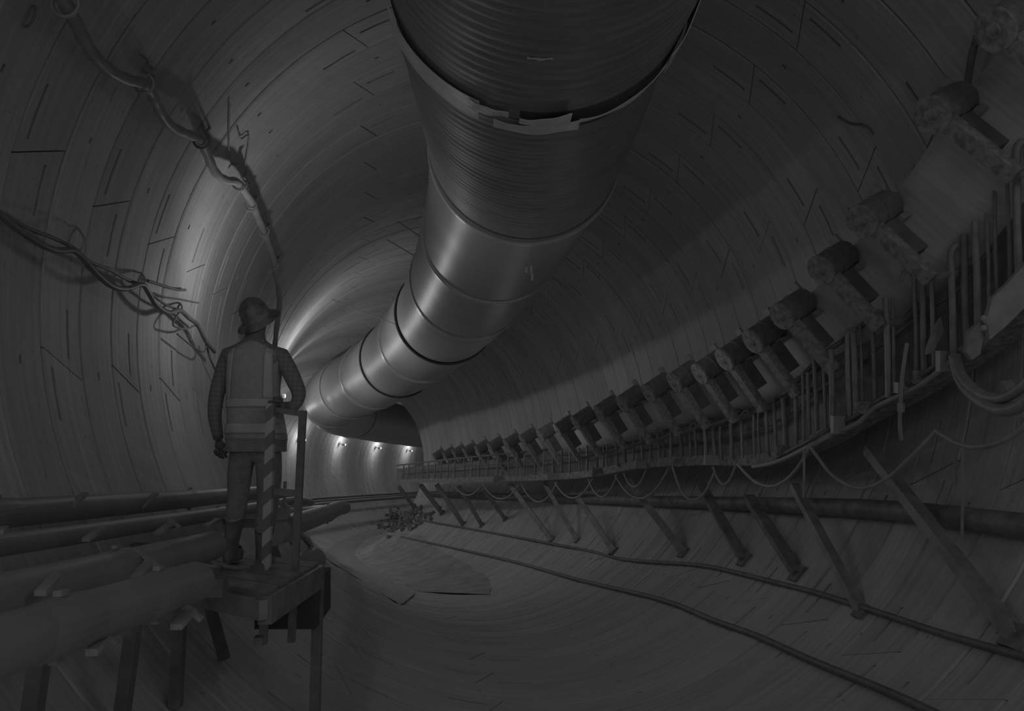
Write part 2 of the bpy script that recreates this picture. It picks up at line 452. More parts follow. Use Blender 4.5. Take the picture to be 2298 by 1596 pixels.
# ------------------------------------------------------------------ ventilation duct
DJ = [0.55, 1.56, 2.5, 3.35, 4.1, 4.85, 5.6, 6.4, 7.2, 8.0, 8.9, 10.6, 13.0, 16.5]
DR = 0.302
def dc(s): return float(np.interp(s, [0.5, 1.7, 2.5, 20], [-0.07, -0.07, -0.01, 0.0])), 0.622
def dpt(s, th, r):
    c, t, n, u = fr(s); a, h = dc(s)
    return c + R * ((a + r * math.cos(th)) * n + (h + r * math.sin(th)) * u)
duct = empty('ventilation_duct', dpt(2.0, 0, 0), 'fat grey round ventilation duct slung along the tunnel crown', 'duct')
ND = 72
for i in range(len(DJ) - 1):
    s0, s1 = DJ[i] + .004, DJ[i + 1] - .004; b = MB(); rows = []; uvs = []
    rib = i < 2
    step = 0.007 if rib else (0.05 if i < 10 else 0.12)
    ss = np.linspace(s0, s1, max(4, int((s1 - s0) / step)))
    scale = (1.0, 0.985, 0.975, .985, .97, .985, .97, .98, .97, .98, .97, .97, .97)[i]
    for s in ss:
        r = DR * scale
        if rib: r += 0.0028 * (2 * abs(((s / 0.028) % 1) - .5)) + 0.0012 * math.sin(s * 41)
        else:
            x = (s - s0) / (s1 - s0)
            r += 0.004 * math.sin(PI * x) + 0.0016 * math.sin(x * 19 + i) + 0.0012 * math.sin(x * 47 + 2 * i)
        rows.append([dpt(s, 2 * PI * j / ND, r * (1 + 0.003 * math.sin(3 * 2 * PI * j / ND + s * 5))) for j in range(ND)])
        uvs.append([(j / ND * DR * R * 6.28, s * R) for j in range(ND)])
    b.grid(rows, uvs, closed=True)
    b.build('duct_section', M['ductrib' if rib else 'duct'], duct, smooth=True)
def ringband(s, w, r, name, m, t0=0, t1=360, n=96, th=0.011):
    b = MB(); full = abs(t1 - t0) >= 360
    ths = np.radians(np.linspace(t0, t1, n, endpoint=not full))
    prof = [(s - w / 2, r), (s - w / 2, r + th * .8), (s - w / 4, r + th), (s + w / 4, r + th), (s + w / 2, r + th * .8), (s + w / 2, r)]
    b.grid([[dpt(a, t, q) for t in ths] for a, q in prof], closed=full)
    return fixn(b.build(name, m, duct, smooth=False))
for i, (w, mm) in enumerate(((.034, 'band'), (.026, 'band'), (.05, 'band'), (.016, 'gap'), (.06, 'band'), (.016, 'gap'), (.06, 'band'), (.03, 'band'), (.03, 'band'), (.04, 'band'))):
    ringband(DJ[i + 2], w, DR * .975 + .001, 'joint_band', M[mm])
ringband(DJ[2] - .045, .03, DR * .975, 'dark_lip', M['gap'], th=.005)
# first joint: dark gap, then torn foil tape
ringband(DJ[1], .085, DR * .985, 'joint_gap', M['gap'], 262, 360, 40, th=.008)
def tapepatch(t0, t1, sc, w0, w1, lift=.012, wav=.006, name='foil_tape'):
    b = MB(); n = max(10, int((t1 - t0) * 1.5)); rows = [[], [], []]
    for k in range(n + 1):
        f = k / n; t = math.radians(t0 + (t1 - t0) * f); w = w0 + (w1 - w0) * f
        c = sc + wav * math.sin(f * 5)
        for q, e in enumerate((-.5, 0, .5)):
            rows[q].append(dpt(c + w * e, t, DR * .995 + lift + .0012 * math.sin(f * 11 + q)))
    b.grid(rows); o = fixn(b.build(name, M['tape'], duct))
    md = o.modifiers.new('thick', 'SOLIDIFY'); md.thickness = 0.006; return o
tapepatch(95, 247, DJ[1] - .004, .12, .075)
tapepatch(243, 258, DJ[1] - .028, .04, .02)
tapepatch(253, 284, DJ[1] + .012, .034, .04, .016)
tapepatch(262, 280, DJ[1] - .03, .02, .05, .018)
tapepatch(284, 326, DJ[1] - .01, .012, .014, .013, .012)
tapepatch(322, 362, DJ[1] - .03, .07, .16, .014, .004)
tapepatch(262, 270, 1.3, .006, .003, .006, .002, 'tape_scrap')
for px, py, hh in ((1181, 606, 14), (1192, 604, 18), (1194, 622, 16)):
    c = P(px, py, 2.86); b = MB(); b.box(c, (RT, FW, UP), (.016, .006, hh * 2.86 * R / FPX / 2)); b.build('hanging_tab', M['white'], duct)
# suspension wires from the crown to the duct
for n_, (a, b_) in enumerate((((868, 538), (960, 592)), ((893, 497), (968, 548)), ((745, 672), (905, 735)))):
    p = onwall(*a)[0]; dd = float(np.linalg.norm(p - CAM)) / R
    q = P(b_[0], b_[1], dd * .93); m_ = MB(); m_.tube([p, q], .010, 6)
    tag(m_.build('suspension_wire', M['cable']), ('thin dark wire from crown to duct, lower of the two left of the duct',
        'thin dark wire from crown to duct, upper of the two left of the duct',
        'farthest faint wire from the crown to the duct, right of the hard hat')[n_], 'wire', 'duct suspension wires')

# ------------------------------------------------------------------ conveyor
ST = [(2275, 45, 1.43), (2125, 240, 1.62), (1965, 478, 1.84), (1872, 588, 2.03), (1782, 692, 2.2), (1717, 748, 2.36), (1652, 790, 2.54), (1595, 822, 2.71),
      (1537, 843, 2.9), (1477, 868, 3.13), (1417, 893, 3.37), (1364, 914, 3.64), (1310, 937, 3.98), (1268, 954, 4.33), (1228, 968, 4.69),
      (1187, 979, 5.05), (1150, 989, 5.4), (1113, 997, 5.75), (1083, 1003, 6.1), (1055, 1008, 6.45), (1030, 1012, 6.8), (1008, 1016, 7.2), (985, 1020, 7.6)]
RAIL = [(2330, 640, 1.55), (2230, 735, 1.68), (2150, 800, 1.78), (2000, 893, 1.98), (1850, 975, 2.18), (1735, 1026, 2.5), (1650, 1034, 2.8), (1560, 1034, 3.1), (1430, 1043, 3.7),
        (1300, 1066, 4.5), (1150, 1074, 5.4), (1000, 1078, 6.5), (890, 1080, 7.7)]
ROW = ('nearest', 'second', 'third', 'fourth', 'fifth', 'sixth', 'seventh', 'eighth', 'ninth', 'tenth', 'eleventh', 'twelfth', 'thirteenth', 'fourteenth',
       'fifteenth', 'sixteenth', 'seventeenth', 'eighteenth', 'nineteenth', 'twentieth', 'twenty-first', 'twenty-second', 'twenty-third')
def sof(p):
    s = 2.0
    for _ in range(12):
        c, t, n, u = fr(s); s += float(np.dot(p - c, t)) / R
    return s
sta = []
for x, y, d in ST:
    o = P(x, y, d); c, T, N, U = fr(sof(o))
    T = T.copy(); sta.append((o, T, N, U))
# local tangent from neighbours so that the idlers follow the line of the belt
for i in range(len(sta)):
    a = sta[min(i + 1, len(sta) - 1)][0] - sta[max(i - 1, 0)][0]; a /= np.linalg.norm(a)
    o, T, N, U = sta[i]
    n = np.array([a[1], -a[0], 0]); n /= np.linalg.norm(n)
    sta[i] = (o, a, n, np.cross(n, a))
def belt_prof(o, T, N, U, k):
    d = .53 * N - .848 * U; n = .848 * N + .53 * U
    pts = [o + R * (.052 * n - .006 * d), o + R * (.054 * n + .05 * d), o + R * (.054 * n + .12 * d)]
    b0 = pts[-1]; d2 = .8 * N - .6 * U
    pts += [b0 + R * .03 * (.62 * N - .78 * U), b0 + R * .06 * (.75 * N - .66 * U), b0 + R * .10 * (.92 * N - .45 * U), b0 + R * .15 * (.99 * N - .3 * U), b0 + R * (.22 * N - .06 * U)]
    return pts
b = MB(); rows = []; uvs = []; ln = 0; prev = None
for i in range(len(sta) - 1):
    for j in range(4):
        f = j / 4
        fr_ = [sta[i][q] * (1 - f) + sta[i + 1][q] * f for q in range(4)]
        fr_[0] = fr_[0] - np.array([0, 0, .03 * 4 * f * (1 - f)])
        r_ = belt_prof(*fr_, 0)
        if prev is not None: ln += np.linalg.norm(r_[0] - prev)
        prev = r_[0]; rows.append(r_); uvs.append([(q * .1, ln) for q in range(len(r_))])
b.grid(rows, uvs)
belt = fixn(b.build('conveyor_belt', M['belt'], smooth=True))
belt.modifiers.new('thick', 'SOLIDIFY').thickness = 0.03
tag(belt, 'long troughed rubber conveyor belt running along the right side of the tunnel', 'conveyor belt')
for i, (o, T, N, U) in enumerate(sta):
    d = .53 * N - .848 * U; n = .848 * N + .53 * U
    root = empty('idler_station', o, None, 'idler', 'idler stations under the conveyor belt')
    root['label'] = ('cut-off idler station in the top right corner of the picture, nearest of the row' if i == 0 else
                     f'{ROW[i]} idler station along the conveyor counted from the top right corner' + (', with large muddy roller' if i < 4 else ''))
    far_ = i > 13
    L, rr = .046, .037
    b = MB(); b.lathe(o - n * R * L, n, [(rr * R * .98, 0), (rr * R, .01), (rr * R, R * L * .9), (rr * R * 1.07, R * L * .92), (rr * R * 1.07, R * L * 1.06), (rr * R, R * L * 1.08), (rr * R, 2 * R * L)], 20 if i < 8 else 12)
    fixn(b.build('roller', M['dsteel'], root, smooth=False))
    b = MB(); b.lathe(o - n * R * (L + .014), n, [(rr * R * .35, .012), (rr * R * .40, .02), (rr * R * .92, .026), (rr * R * 1.04, .03), (rr * R * 1.04, .06), (rr * R * .9, .065)], 14)
    fixn(b.build('end_cap', M['mudsteel'], root))
    b = MB(); b.box(o + n * R * (L + .004) - R * .008 * d, (d, n, T), (R * .048, R * .0045, R * .016)); b.build('flange', M['galv'], root)
    b = MB(); b.box(o - n * R * (L - .010) + R * .108 * d, (d, n, T), (R * .085, R * .012, R * .016)); b.build('bracket_arm', M['mudsteel'], root)
    b = MB(); b.box(o + R * (.084 * d - .002 * n), (d, n, T), (R * .046, R * .022, R * .012)); b.build('shade_box', M['frame'], root)  # dark box added for the shade between bracket and belt
    if not far_:
        b = MB(); b.box(o + R * (.046 * d + .034 * n) - T * R * .012, (d, n, T), (R * .007, R * .014, R * .01)); b.build('clip', M['galv'], root)
        b = MB(); b.tube([o + R * (.19 * d - .03 * n), o + R * (.21 * d + .03 * n), o + R * (.21 * d + .12 * n)], .035, 6); b.build('lower_stay', M['steel'], root)
# --- frame below: stringer rail, hanger rods, shade sheets, junction boxes
railp = smoothpath([P(*r) for r in RAIL], 6)
frame = empty('conveyor_support', railp[18], 'mud-splashed steel rail and upright hanger rods below the conveyor belt', 'conveyor frame')
def sweep(pts, prof, up=np.array([0, 0, 1.0])):
    rows = []
    for i, p in enumerate(pts):
        t = pts[min(i + 1, len(pts) - 1)] - pts[max(i - 1, 0)]; n = np.array([-t[1], t[0], 0]); n /= np.linalg.norm(n)
        rows.append([p - n * a + up * h for a, h in prof])
    return rows
b = MB(); b.grid(sweep(railp, [(0, -.07), (0, .07), (.02, .075), (.22, .075), (.22, -.075), (.02, -.075)]), closed=True)
fixn(b.build('stringer_rail', M['mudsteel'], frame))
def railat(x): y, d = interp(x, [(r[0], r[1], r[2]) for r in RAIL]); return y, d
TOP = [(2330, 300), (2260, 380), (2200, 480), (2160, 545), (2080, 600), (2000, 665), (1920, 745), (1840, 800), (1780, 868), (1700, 925), (1600, 955), (1500, 968), (1400, 985), (1300, 1000), (1200, 1012), (1000, 1032), (880, 1046)]
for off, rad_, nm in ((0.0, .028, 'upper_bar'), (0.4, .018, 'middle_bar')):
    pts = []
    for x in range(890, 2330, 40):
        yb, d = railat(x); yt, = interp(x, TOP); pts.append(P(x, yt * (1 - off) + yb * off, d * 1.02))
    b = MB(); b.tube(smoothpath(pts, 2), rad_, 6); b.build(nm, M['dsteel'], frame)
xs = [2310, 2290, 2268, 2240, 2222, 2196, 2172, 2142, 2098, 2078, 2058, 2010, 1994, 1964, 1936, 1921, 1908, 1870, 1852, 1832, 1818, 1806, 1790, 1762, 1740, 1724, 1706, 1696, 1668, 1644, 1620, 1604,
      1584, 1562, 1552, 1528, 1508, 1490, 1478, 1462, 1440, 1424, 1404, 1384, 1364, 1356, 1342, 1318, 1300, 1280, 1262, 1240, 1222, 1200, 1178, 1160, 1140, 1118, 1096, 1076, 1058, 1040, 1020, 1004, 990, 976, 960, 946, 930, 916, 904]
for q, x in enumerate(xs):
    yb, d = railat(x); yt, = interp(x, TOP); jit = random.uniform(-.02, .10) * (yb - yt)
    w = random.choice((.016, .022, .03)) if x > 1300 else .024
    dd = d * random.uniform(.985, 1.01)
    p0 = P(x + random.uniform(-3, 3), yb - 4, dd); p1 = P(x - (x - 1149) * .008, yt + jit, dd)
    b = MB(); path = [p0, p0 * .5 + p1 * .5 + RT * random.uniform(-.01, .01), p1]
    if q % 3 == 1 and x > 1250:             # hooked top
        rr = .055; path += [p1 + RT * rr * (1 - math.cos(a)) * sgn + UP * rr * 1.6 * math.sin(a) for sgn in (random.choice((-1, 1)),) for a in np.linspace(.3, PI * 1.05, 7)]
    b.tube(path, w, 6 if x > 1500 else 5); b.build('hanger_rod', M['steel' if q % 4 else 'galv'], frame, smooth=True)
for q, (x, dy, w, h) in enumerate(((2120, -8, .06, .09), (2065, -6, .05, .06), (2030, -4, .08, .05), (1935, -14, .07, .06), (1880, -6, .06, .09), (1760, -4, .1, .06), (1600, -2, .12, .07), (1520, -2, .07, .08), (1440, 0, .12, .07), (1340, 0, .1, .08), (1240, 0, .12, .07), (1120, 0, .14, .08))):
    y, d = railat(x); b = MB(); b.box(P(x, y + dy, d * .985), (RT, FW, UP), (w, .04, h)); b.build('junction_box', M['mudsteel' if q % 2 else 'galv'], frame)
# dark sheets behind the rods, standing in for the belt's shadow on the lining
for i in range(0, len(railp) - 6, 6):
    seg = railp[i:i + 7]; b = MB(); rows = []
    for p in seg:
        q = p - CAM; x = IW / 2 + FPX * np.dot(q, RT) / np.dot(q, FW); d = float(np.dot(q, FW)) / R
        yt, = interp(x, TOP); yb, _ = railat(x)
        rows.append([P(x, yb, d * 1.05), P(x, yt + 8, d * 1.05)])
    b.grid(rows); o = b.build('shade_sheet', M['dsteel'], frame); o.modifiers.new('t', 'SOLIDIFY').thickness = .02
# side plate and braces at the near end
def slab(name, pts, d, m, parent=None, th=.04):
    b = MB(); n = len(pts)
    f_ = [P(x, y, d) for x, y in pts]; k_ = [p + FW * th for p in f_]
    b.add(f_ + k_, [tuple(range(n)), tuple(range(2 * n - 1, n - 1, -1))] + [(i, n + i, n + (i + 1) % n, (i + 1) % n) for i in range(n)])
    return fixn(b.build(name, m, parent))
slab('side_plate', [(2330, 560), (2262, 636), (2228, 668), (2214, 716), (2222, 762), (2260, 730), (2330, 660)], 1.5, M['galv'], frame, .05)
slab('side_plate', [(2208, 715), (2176, 742), (2168, 790), (2182, 808), (2200, 795), (2206, 760)], 1.52, M['steel'], frame, .05)
slab('splash_guard', [(2112, 712), (2100, 730), (2082, 778), (2080, 796), (2096, 790), (2118, 742)], 1.83, M['galv'], frame, .03)
for x, y, d in ((2207, 714, 1.48), (2207, 736, 1.48)):
    b = MB(); b.lathe(P(x, y, d), -FW, [(.022, 0), (.022, .01), (.012, .02)], 10); b.build('bolt_head', M['white'], frame)
# --- hoses and cables under the conveyor
def cable(name, pts, rad_, m, label, cat='cable', group='cables under the conveyor', k=6, n=8):
    b = MB(); b.tube(smoothpath([P(*p) for p in pts], k), rad_, n); return tag(b.build(name, m, smooth=True), label, cat, group)
cable('hose', [(2146, 806, 1.74), (2160, 846, 1.7), (2200, 884, 1.62), (2250, 893, 1.54), (2298, 866, 1.46), (2350, 815, 1.4)], .042, M['palecable'], 'upper of the two thick hoses looping at the right edge of the picture', 'hose', 'thick hoses at the right edge')
cable('hose', [(2142, 800, 1.76), (2156, 852, 1.72), (2186, 888, 1.64), (2232, 917, 1.56), (2275, 917, 1.5), (2320, 890, 1.42), (2360, 860, 1.38)], .05, M['palecable'], 'lower of the two thick hoses looping at the right edge of the picture', 'hose', 'thick hoses at the right edge')
cable('cable', [(2330, 905, 1.4), (2298, 958, 1.44), (2240, 994, 1.5), (2180, 1003, 1.58), (2140, 990, 1.66), (2100, 966, 1.74)], .022, M['palecable'], 'slack pale cable loop rising to the right edge below the thick hoses')
cable('cable', [(2100, 968, 1.74), (2040, 1030, 1.8), (1985, 1078, 1.88), (1925, 1096, 1.96), (1870, 1068, 2.04), (1838, 1030, 2.1), (1818, 1002, 2.14)], .018, M['palecable'], 'longest slack cable hanging in a deep U below the conveyor rail')
cable('cable', [(1818, 1004, 2.14), (1790, 1050, 2.2), (1760, 1080, 2.28), (1728, 1092, 2.36), (1690, 1078, 2.46), (1655, 1042, 2.56)], .018, M['palecable'], 'second slack cable loop from the right hanging below the conveyor rail')
cable('cable', [(1604, 1060, 2.8), (1580, 1108, 2.85), (1552, 1122, 2.9), (1528, 1100, 2.98), (1509, 1048, 3.05)], .018, M['palecable'], 'narrow cable loop hanging deepest below the middle of the rail')
cable('cable', [(2148, 800, 1.76), (2060, 868, 1.86), (1965, 914, 2.0), (1925, 950, 2.05), (1868, 974, 2.12), (1815, 1004, 2.16), (1740, 1038, 2.42), (1690, 1048, 2.6)], .026, M['palecable'], 'outer of the two cables clipped along the underside of the rail')
cable('cable', [(2140, 792, 1.77), (2050, 854, 1.88), (1975, 898, 2.0), (1925, 932, 2.06), (1868, 958, 2.14), (1815, 990, 2.18), (1745, 1026, 2.44)], .022, M['cable'], 'inner of the two cables clipped along the underside of the rail')
for q, (xa, xb, sg, what) in enumerate(((1650, 1600, 30, 'short loop left of the narrow deep cable loop\'s right end'), (1500, 1380, 46, 'broad cable loop hanging under the rail left of the narrow deep one'), (1450, 1400, 26, 'small cable loop tucked inside a broad one under the rail'),
                                   (1385, 1320, 34, 'cable loop under the rail where the struts begin to crowd'), (1330, 1245, 30, 'shallow cable loop under the rail right of the duct\'s far end'), (1250, 1170, 32, 'cable loop under the far half of the rail'), (1165, 1085, 24, 'small cable loop near the far end of the rail'), (1080, 1020, 16, 'farthest tiny cable loop under the rail'))):
    ya, da = railat(xa); yb, db = railat(xb); n_ = 8
    pts = [(xa + (xb - xa) * t, ya + 14 + (yb - ya) * t + sg * 4 * t * (1 - t) * 1.3, (da + (db - da) * t) * .985) for t in np.linspace(0, 1, n_)]
    cable('cable', pts, .018, M['palecable'], what)
for px, y0, y1, d, what in ((2160, 985, 1200, 1.72, 'pale rope end hanging straight down at the right, below the cable loops'), (1804, 1010, 1118, 2.14, 'short rope end hanging below the bend of the rail'), (2143, 985, 1090, 1.75, 'rope end hanging beside a longer rope at the right')):
    b = MB(); b.tube([P(px, y0, d), P(px + 1, (y0 + y1) / 2, d), P(px - 1, y1, d)], .014, 6); tag(b.build('rope', M['palecable']), what, 'rope', 'hanging rope ends')
b = MB(); b.tube(smoothpath([P(2036, 770, 1.9), P(2026, 840, 1.9), P(2021, 920, 1.9), P(2020, 960, 1.9), P(2024, 988, 1.9)], 4), .02, 6); b.tube([P(2022, 905, 1.9), P(2022, 925, 1.9)], .035, 8)
tag(b.build('rope', M['galv']), 'knotted pale rope tied over the rail and hanging below it', 'rope', 'hanging rope ends')
# --- diagonal struts down to the lining
struts = [((2255, 860), (2420, 1130), 34), ((1952, 1010), (2282, 1432), 40), ((1782, 1090), (1935, 1375), 26), ((1682, 1118), (1792, 1290), 30), ((1572, 1088), (1672, 1258), 26), ((1412, 1082), (1535, 1242), 20), ((1300, 1122), (1378, 1238), 16),
          ((1222, 1085), (1296, 1214), 12), ((1145, 1088), (1238, 1213), 13), ((1085, 1098), (1134, 1166), 10), ((1030, 1092), (1082, 1180), 11), ((980, 1088), (1040, 1178), 12), ((945, 1090), (992, 1152), 11), ((893, 1090), (932, 1142), 9)]
sname = ('cut off at the right edge of the picture', 'the broadest, nearest wholly seen, lower right', 'pale, left of the broadest strut', 'dark, midway along the lower right', 'dark, crossed by the narrow deep cable loop', 'left of the narrow deep cable loop', 'sixth from the far end', 'thin', 'thin, right of the far group', 'thin, fifth', 'thin, fourth', 'third', 'second', 'farthest')
sord = ('first', 'second', 'third', 'fourth', 'fifth', 'sixth', 'seventh', 'eighth', 'ninth', 'tenth', 'eleventh', 'twelfth', 'thirteenth', 'fourteenth')
for q, (a, b_, w) in enumerate(struts):
    bot, dbot = onwall(*b_); _, dr_ = railat(a[0]); dt = dr_ * 1.03
    if q == 0: dt = 1.7
    top = P(a[0], a[1], dt); root = empty('diagonal_strut', bot, f'diagonal steel strut below the conveyor, {sord[q]} counted from the right edge', 'strut', 'diagonal struts below the conveyor')
    ww = .8 * w * (dt + dbot) / 2 * R / FPX
    b = MB(); b.beam(top, bot, ww, ww * .8, FW); b.build('bar', M['dsteel' if q in (3, 4) else 'steel'], root)
    c_, t_, n_, u_ = fr(sof(bot)); rv = (c_ - bot); rv /= np.linalg.norm(rv)
    b = MB(); b.box(bot + rv * .02, (t_, np.cross(t_, rv), rv), (ww * .8, ww * .8, .02)); b.build('foot_plate', M['dsteel'], root)

# ------------------------------------------------------------------ lower right: drain pipe, cables on the lining
def wallpath(pts, rad_, off=0.0, k=4):
    return smoothpath([onwall(x, y, 1.0 - (rad_ + off) / R)[0] for x, y in pts], k)
b = MB(); b.tube(wallpath([(960, 1108), (1060, 1112), (1180, 1116), (1300, 1120), (1500, 1126), (1750, 1134), (2000, 1146), (2330, 1185)], .10, .02), .10, 12)
tag(b.build('drain_pipe', M['dsteel'], smooth=True), 'dark pipe running low along the right lining behind the struts', 'pipe')
b = MB(); b.tube(wallpath([(950, 1168), (1100, 1195), (1300, 1232), (1400, 1256), (1560, 1268), (1650, 1285), (1750, 1310), (1830, 1330), (1900, 1352), (2000, 1384), (2120, 1424), (2320, 1480)], .03), .03, 8)
tag(b.build('cable', M['rubber'], smooth=True), 'upper of two black cables lying along the invert under the struts', 'cable', 'cables lying on the invert')
b = MB(); b.tube(wallpath([(900, 1205), (1000, 1226), (1150, 1260), (1300, 1302), (1480, 1345), (1600, 1392), (1700, 1428), (1820, 1482), (2000, 1556), (2200, 1650)], .035), .035, 8)
tag(b.build('cable', M['rubber'], smooth=True), 'lower of two black cables lying along the invert under the struts', 'cable', 'cables lying on the invert')
b = MB(); b.tube(wallpath([(1880, 262), (1900, 274), (1915, 279), (1935, 280), (1950, 288), (1960, 302)], .012), .014, 6)
tag(b.build('wire_hook', M['cable'], smooth=True), 'small bent black wire stuck on the right lining', 'wire')
b = MB(); b.tube(wallpath([(2168, 210), (2182, 110), (2195, 60)], .012, .0), .016, 6); b.tube(wallpath([(2170, 200), (2185, 108), (2205, 92), (2232, 82), (2262, 84)], .02, .1), .03, 6)
tag(b.build('wire_hook', M['cable'], smooth=True), 'bent dark wire on the lining behind the nearest roller, top right', 'wire')

# ------------------------------------------------------------------ mud strip, silt and debris on the invert
def patch(name, A, B, m, off, label, cat, k=5, cols=8, rough=.02):
    A = smoothpath([np.array([x, y, 0]) for x, y in A], k); B = smoothpath([np.array([x, y, 0]) for x, y in B], k)
    rows = []
    for a, c in zip(A, B):
        row = []
        for t in np.linspace(0, 1, cols):
            jx = random.uniform(-3, 3) if t in (0, 1) else 0
            x, y = (a * (1 - t) + c * t)[:2]; lift = off * math.sin(PI * min(max(t, .02), .98)) + random.uniform(0, rough)
            row.append(onwall(x + jx, y + jx * .3, 1.0 - lift / R)[0])
        rows.append(row)
    b = MB(); b.grid(rows); o = fixn(b.build(name, m, smooth=True)); return tag(o, label, cat, kind='stuff')
patch('mud_strip', [(872, 1176), (830, 1188), (790, 1202), (752, 1222), (728, 1246), (752, 1266), (800, 1296), (850, 1326), (900, 1358)],
      [(880, 1190), (850, 1200), (815, 1216), (796, 1236), (802, 1252), (830, 1272), (868, 1294), (902, 1316), (934, 1330)], M['mud'], .03, 'pale curved strip of mud on the invert right of the worker', 'mud')
patch('silt', [(884, 1194), (856, 1204), (822, 1220), (804, 1238), (812, 1256), (850, 1282), (890, 1304), (940, 1328)],
      [(960, 1204), (960, 1216), (990, 1236), (1030, 1256), (1060, 1272), (1090, 1292), (1100, 1310), (1100, 1334)], M['water'], .035, 'dark wet silt inside the bend of the pale mud strip', 'silt', rough=.004)
b = MB()
for _ in range(150):
    x = random.gauss(905, 26); y = random.gauss(1168, 12) - (x - 905) * .25
    p, d = onwall(x, y, .985); r_ = random.uniform(.05, .12)
    ax = [np.array(v) for v in Matrix.Rotation(random.uniform(0, 6), 3, Vector((random.random(), random.random(), 1)).normalized())]
    b.box(p, ax, (r_, r_ * random.uniform(.5, .9), r_ * random.uniform(.4, .7)))
tag(b.build('debris_pile', M['debris']), 'heap of dark debris at the far end of the pale mud strip', 'debris', kind='stuff')

# ------------------------------------------------------------------ pipe rack on the left
PIPES = [(-.85, -.405, .70, 17, .041, 'smooth grey steel pipe along the left lining, running on round the bend'),
         (-.755, -.435, .62, 17, .028, 'thinner grey pipe second from the left lining, partly in shadow'),
         (-.60, -.460, .40, 1.33, .044, 'fat grey pipe third from the left lining, ending at the worker\'s feet'),
         (-.60, -.462, 1.86, 17, .050, 'fat grey pipe starting beyond the platform and running round the far bend'),
         (-.455, -.455, .28, .83, .038, 'nearest grey pipe, lowest in the picture, ending short of the plank')]
for q, (a, h, s0, s1, rr, lab) in enumerate(PIPES):
    root = empty('steel_pipe', lw((s0 + s1) / 2, a, h), lab, 'pipe', 'pipes on the left rack')
    dz = lambda s: -.022 * (min(s, 2.6) - .8)
    path = [lw(s, a, h + dz(s)) for s in np.linspace(s0, s1, 24 if s1 < 4 else 90)]
    b = MB(); b.tube(path, rr * R / 2, 20); b.build('barrel', M['pipe'], root, smooth=True)
    cps = {0: (1.18, 2.02, 3.2, 4.6), 1: (1.0, 1.9), 2: (.98,), 3: (2.6, 4.2), 4: (.58, .74)}[q]
    for s in cps:
        c, t, n, u = fr(s); p = lw(s, a, h + dz(s)); b = MB(); r_ = rr * R / 2
        b.lathe(p - t * .14, t, [(r_ * 1.0, 0), (r_ * 1.05, .05), (r_ * 1.08, .14), (r_ * 1.05, .23), (r_ * 1.0, .28)], 20); cp = fixn(b.build('coupling', M['pipe'], root, smooth=False))
        for e in (-1, 1):
            b = MB(); b.box(p + u * r_ * 1.18 * e, (t, n, u), (.02, .012, .008)); b.build('coupling_lug', M['steel'], cp)
# slanted angle-iron clamps that hold the pipes
ARMS = [((205, 1465, .62), (240, 1425, .66), 24, 'nearest clamp iron, on the lowest pipe'), ((395, 1408, .76), (428, 1372, .80), 24, 'clamp iron at the end of the lowest pipe'), ((90, 1332, .78), (128, 1292, .82), 24, 'clamp iron on the fat third pipe, far left'),
        ((300, 1298, 1.0), (338, 1258, 1.04), 20, 'clamp iron on the fat third pipe, left of the plank'), ((192, 1212, 1.15), (232, 1184, 1.2), 16, 'clamp iron on the thin second pipe, left'), ((352, 1198, 1.4), (388, 1172, 1.45), 15, 'clamp iron on the thin second pipe, right'), ((465, 1180, 1.65), (490, 1166, 1.7), 13, 'clamp iron beside the worker\'s left boot'),
        ((158, 1138, 1.4), (190, 1108, 1.45), 16, 'clamp iron under the back pipe, left'), ((312, 1140, 1.7), (350, 1108, 1.75), 15, 'clamp iron under the back pipe, right'), ((-4, 1195, .95), (8, 1185, 1.0), 18, 'clamp iron cut off at the left edge')]
for q, (a, b_, w, lab) in enumerate(ARMS):
    p, r_ = P(a[0], a[1], a[2] * .93), P(b_[0], b_[1], b_[2] * .93); ww = w * a[2] * R / FPX
    root = empty('pipe_clamp', p, lab, 'clamp', 'clamp irons on the pipe rack')
    b = MB(); b.beam(p, r_, ww, .02, FW * .2 + UP); b.build('slanted_leg', M['steel'], root)
    if q in (0, 1, 3, 5):
        d = (r_ - p) / np.linalg.norm(r_ - p); sd = -.6 * UP + .8 * RT
        b = MB(); b.beam(r_ - sd * ww * .9, r_ + sd * ww * 1.3, ww * .35, .03, FW); b.build('cross_plate', M['steel'], root)
for q, s in enumerate((.72, .95, 1.2, 1.7, 2.4)):
    b = MB(); p0 = lw(s, -.86, -.515); p1 = lw(s, (-.66, -.56, -.54, -.70, -.72)[q], -.515); b.beam(p0, p1, .10, .10)
    root = tag(b.build('rack_beam', M['frame']), f'dark cross beam of the pipe rack, {ROW[q]} from the camera', 'beam', 'cross beams of the pipe rack')
    b = MB(); pw = tp(s, PI + .82, .99); b.beam(lw(s, -.66 if q < 3 else -.74, -.525), pw, .07, .07, FW); b.build('knee_brace', M['frame'], root)

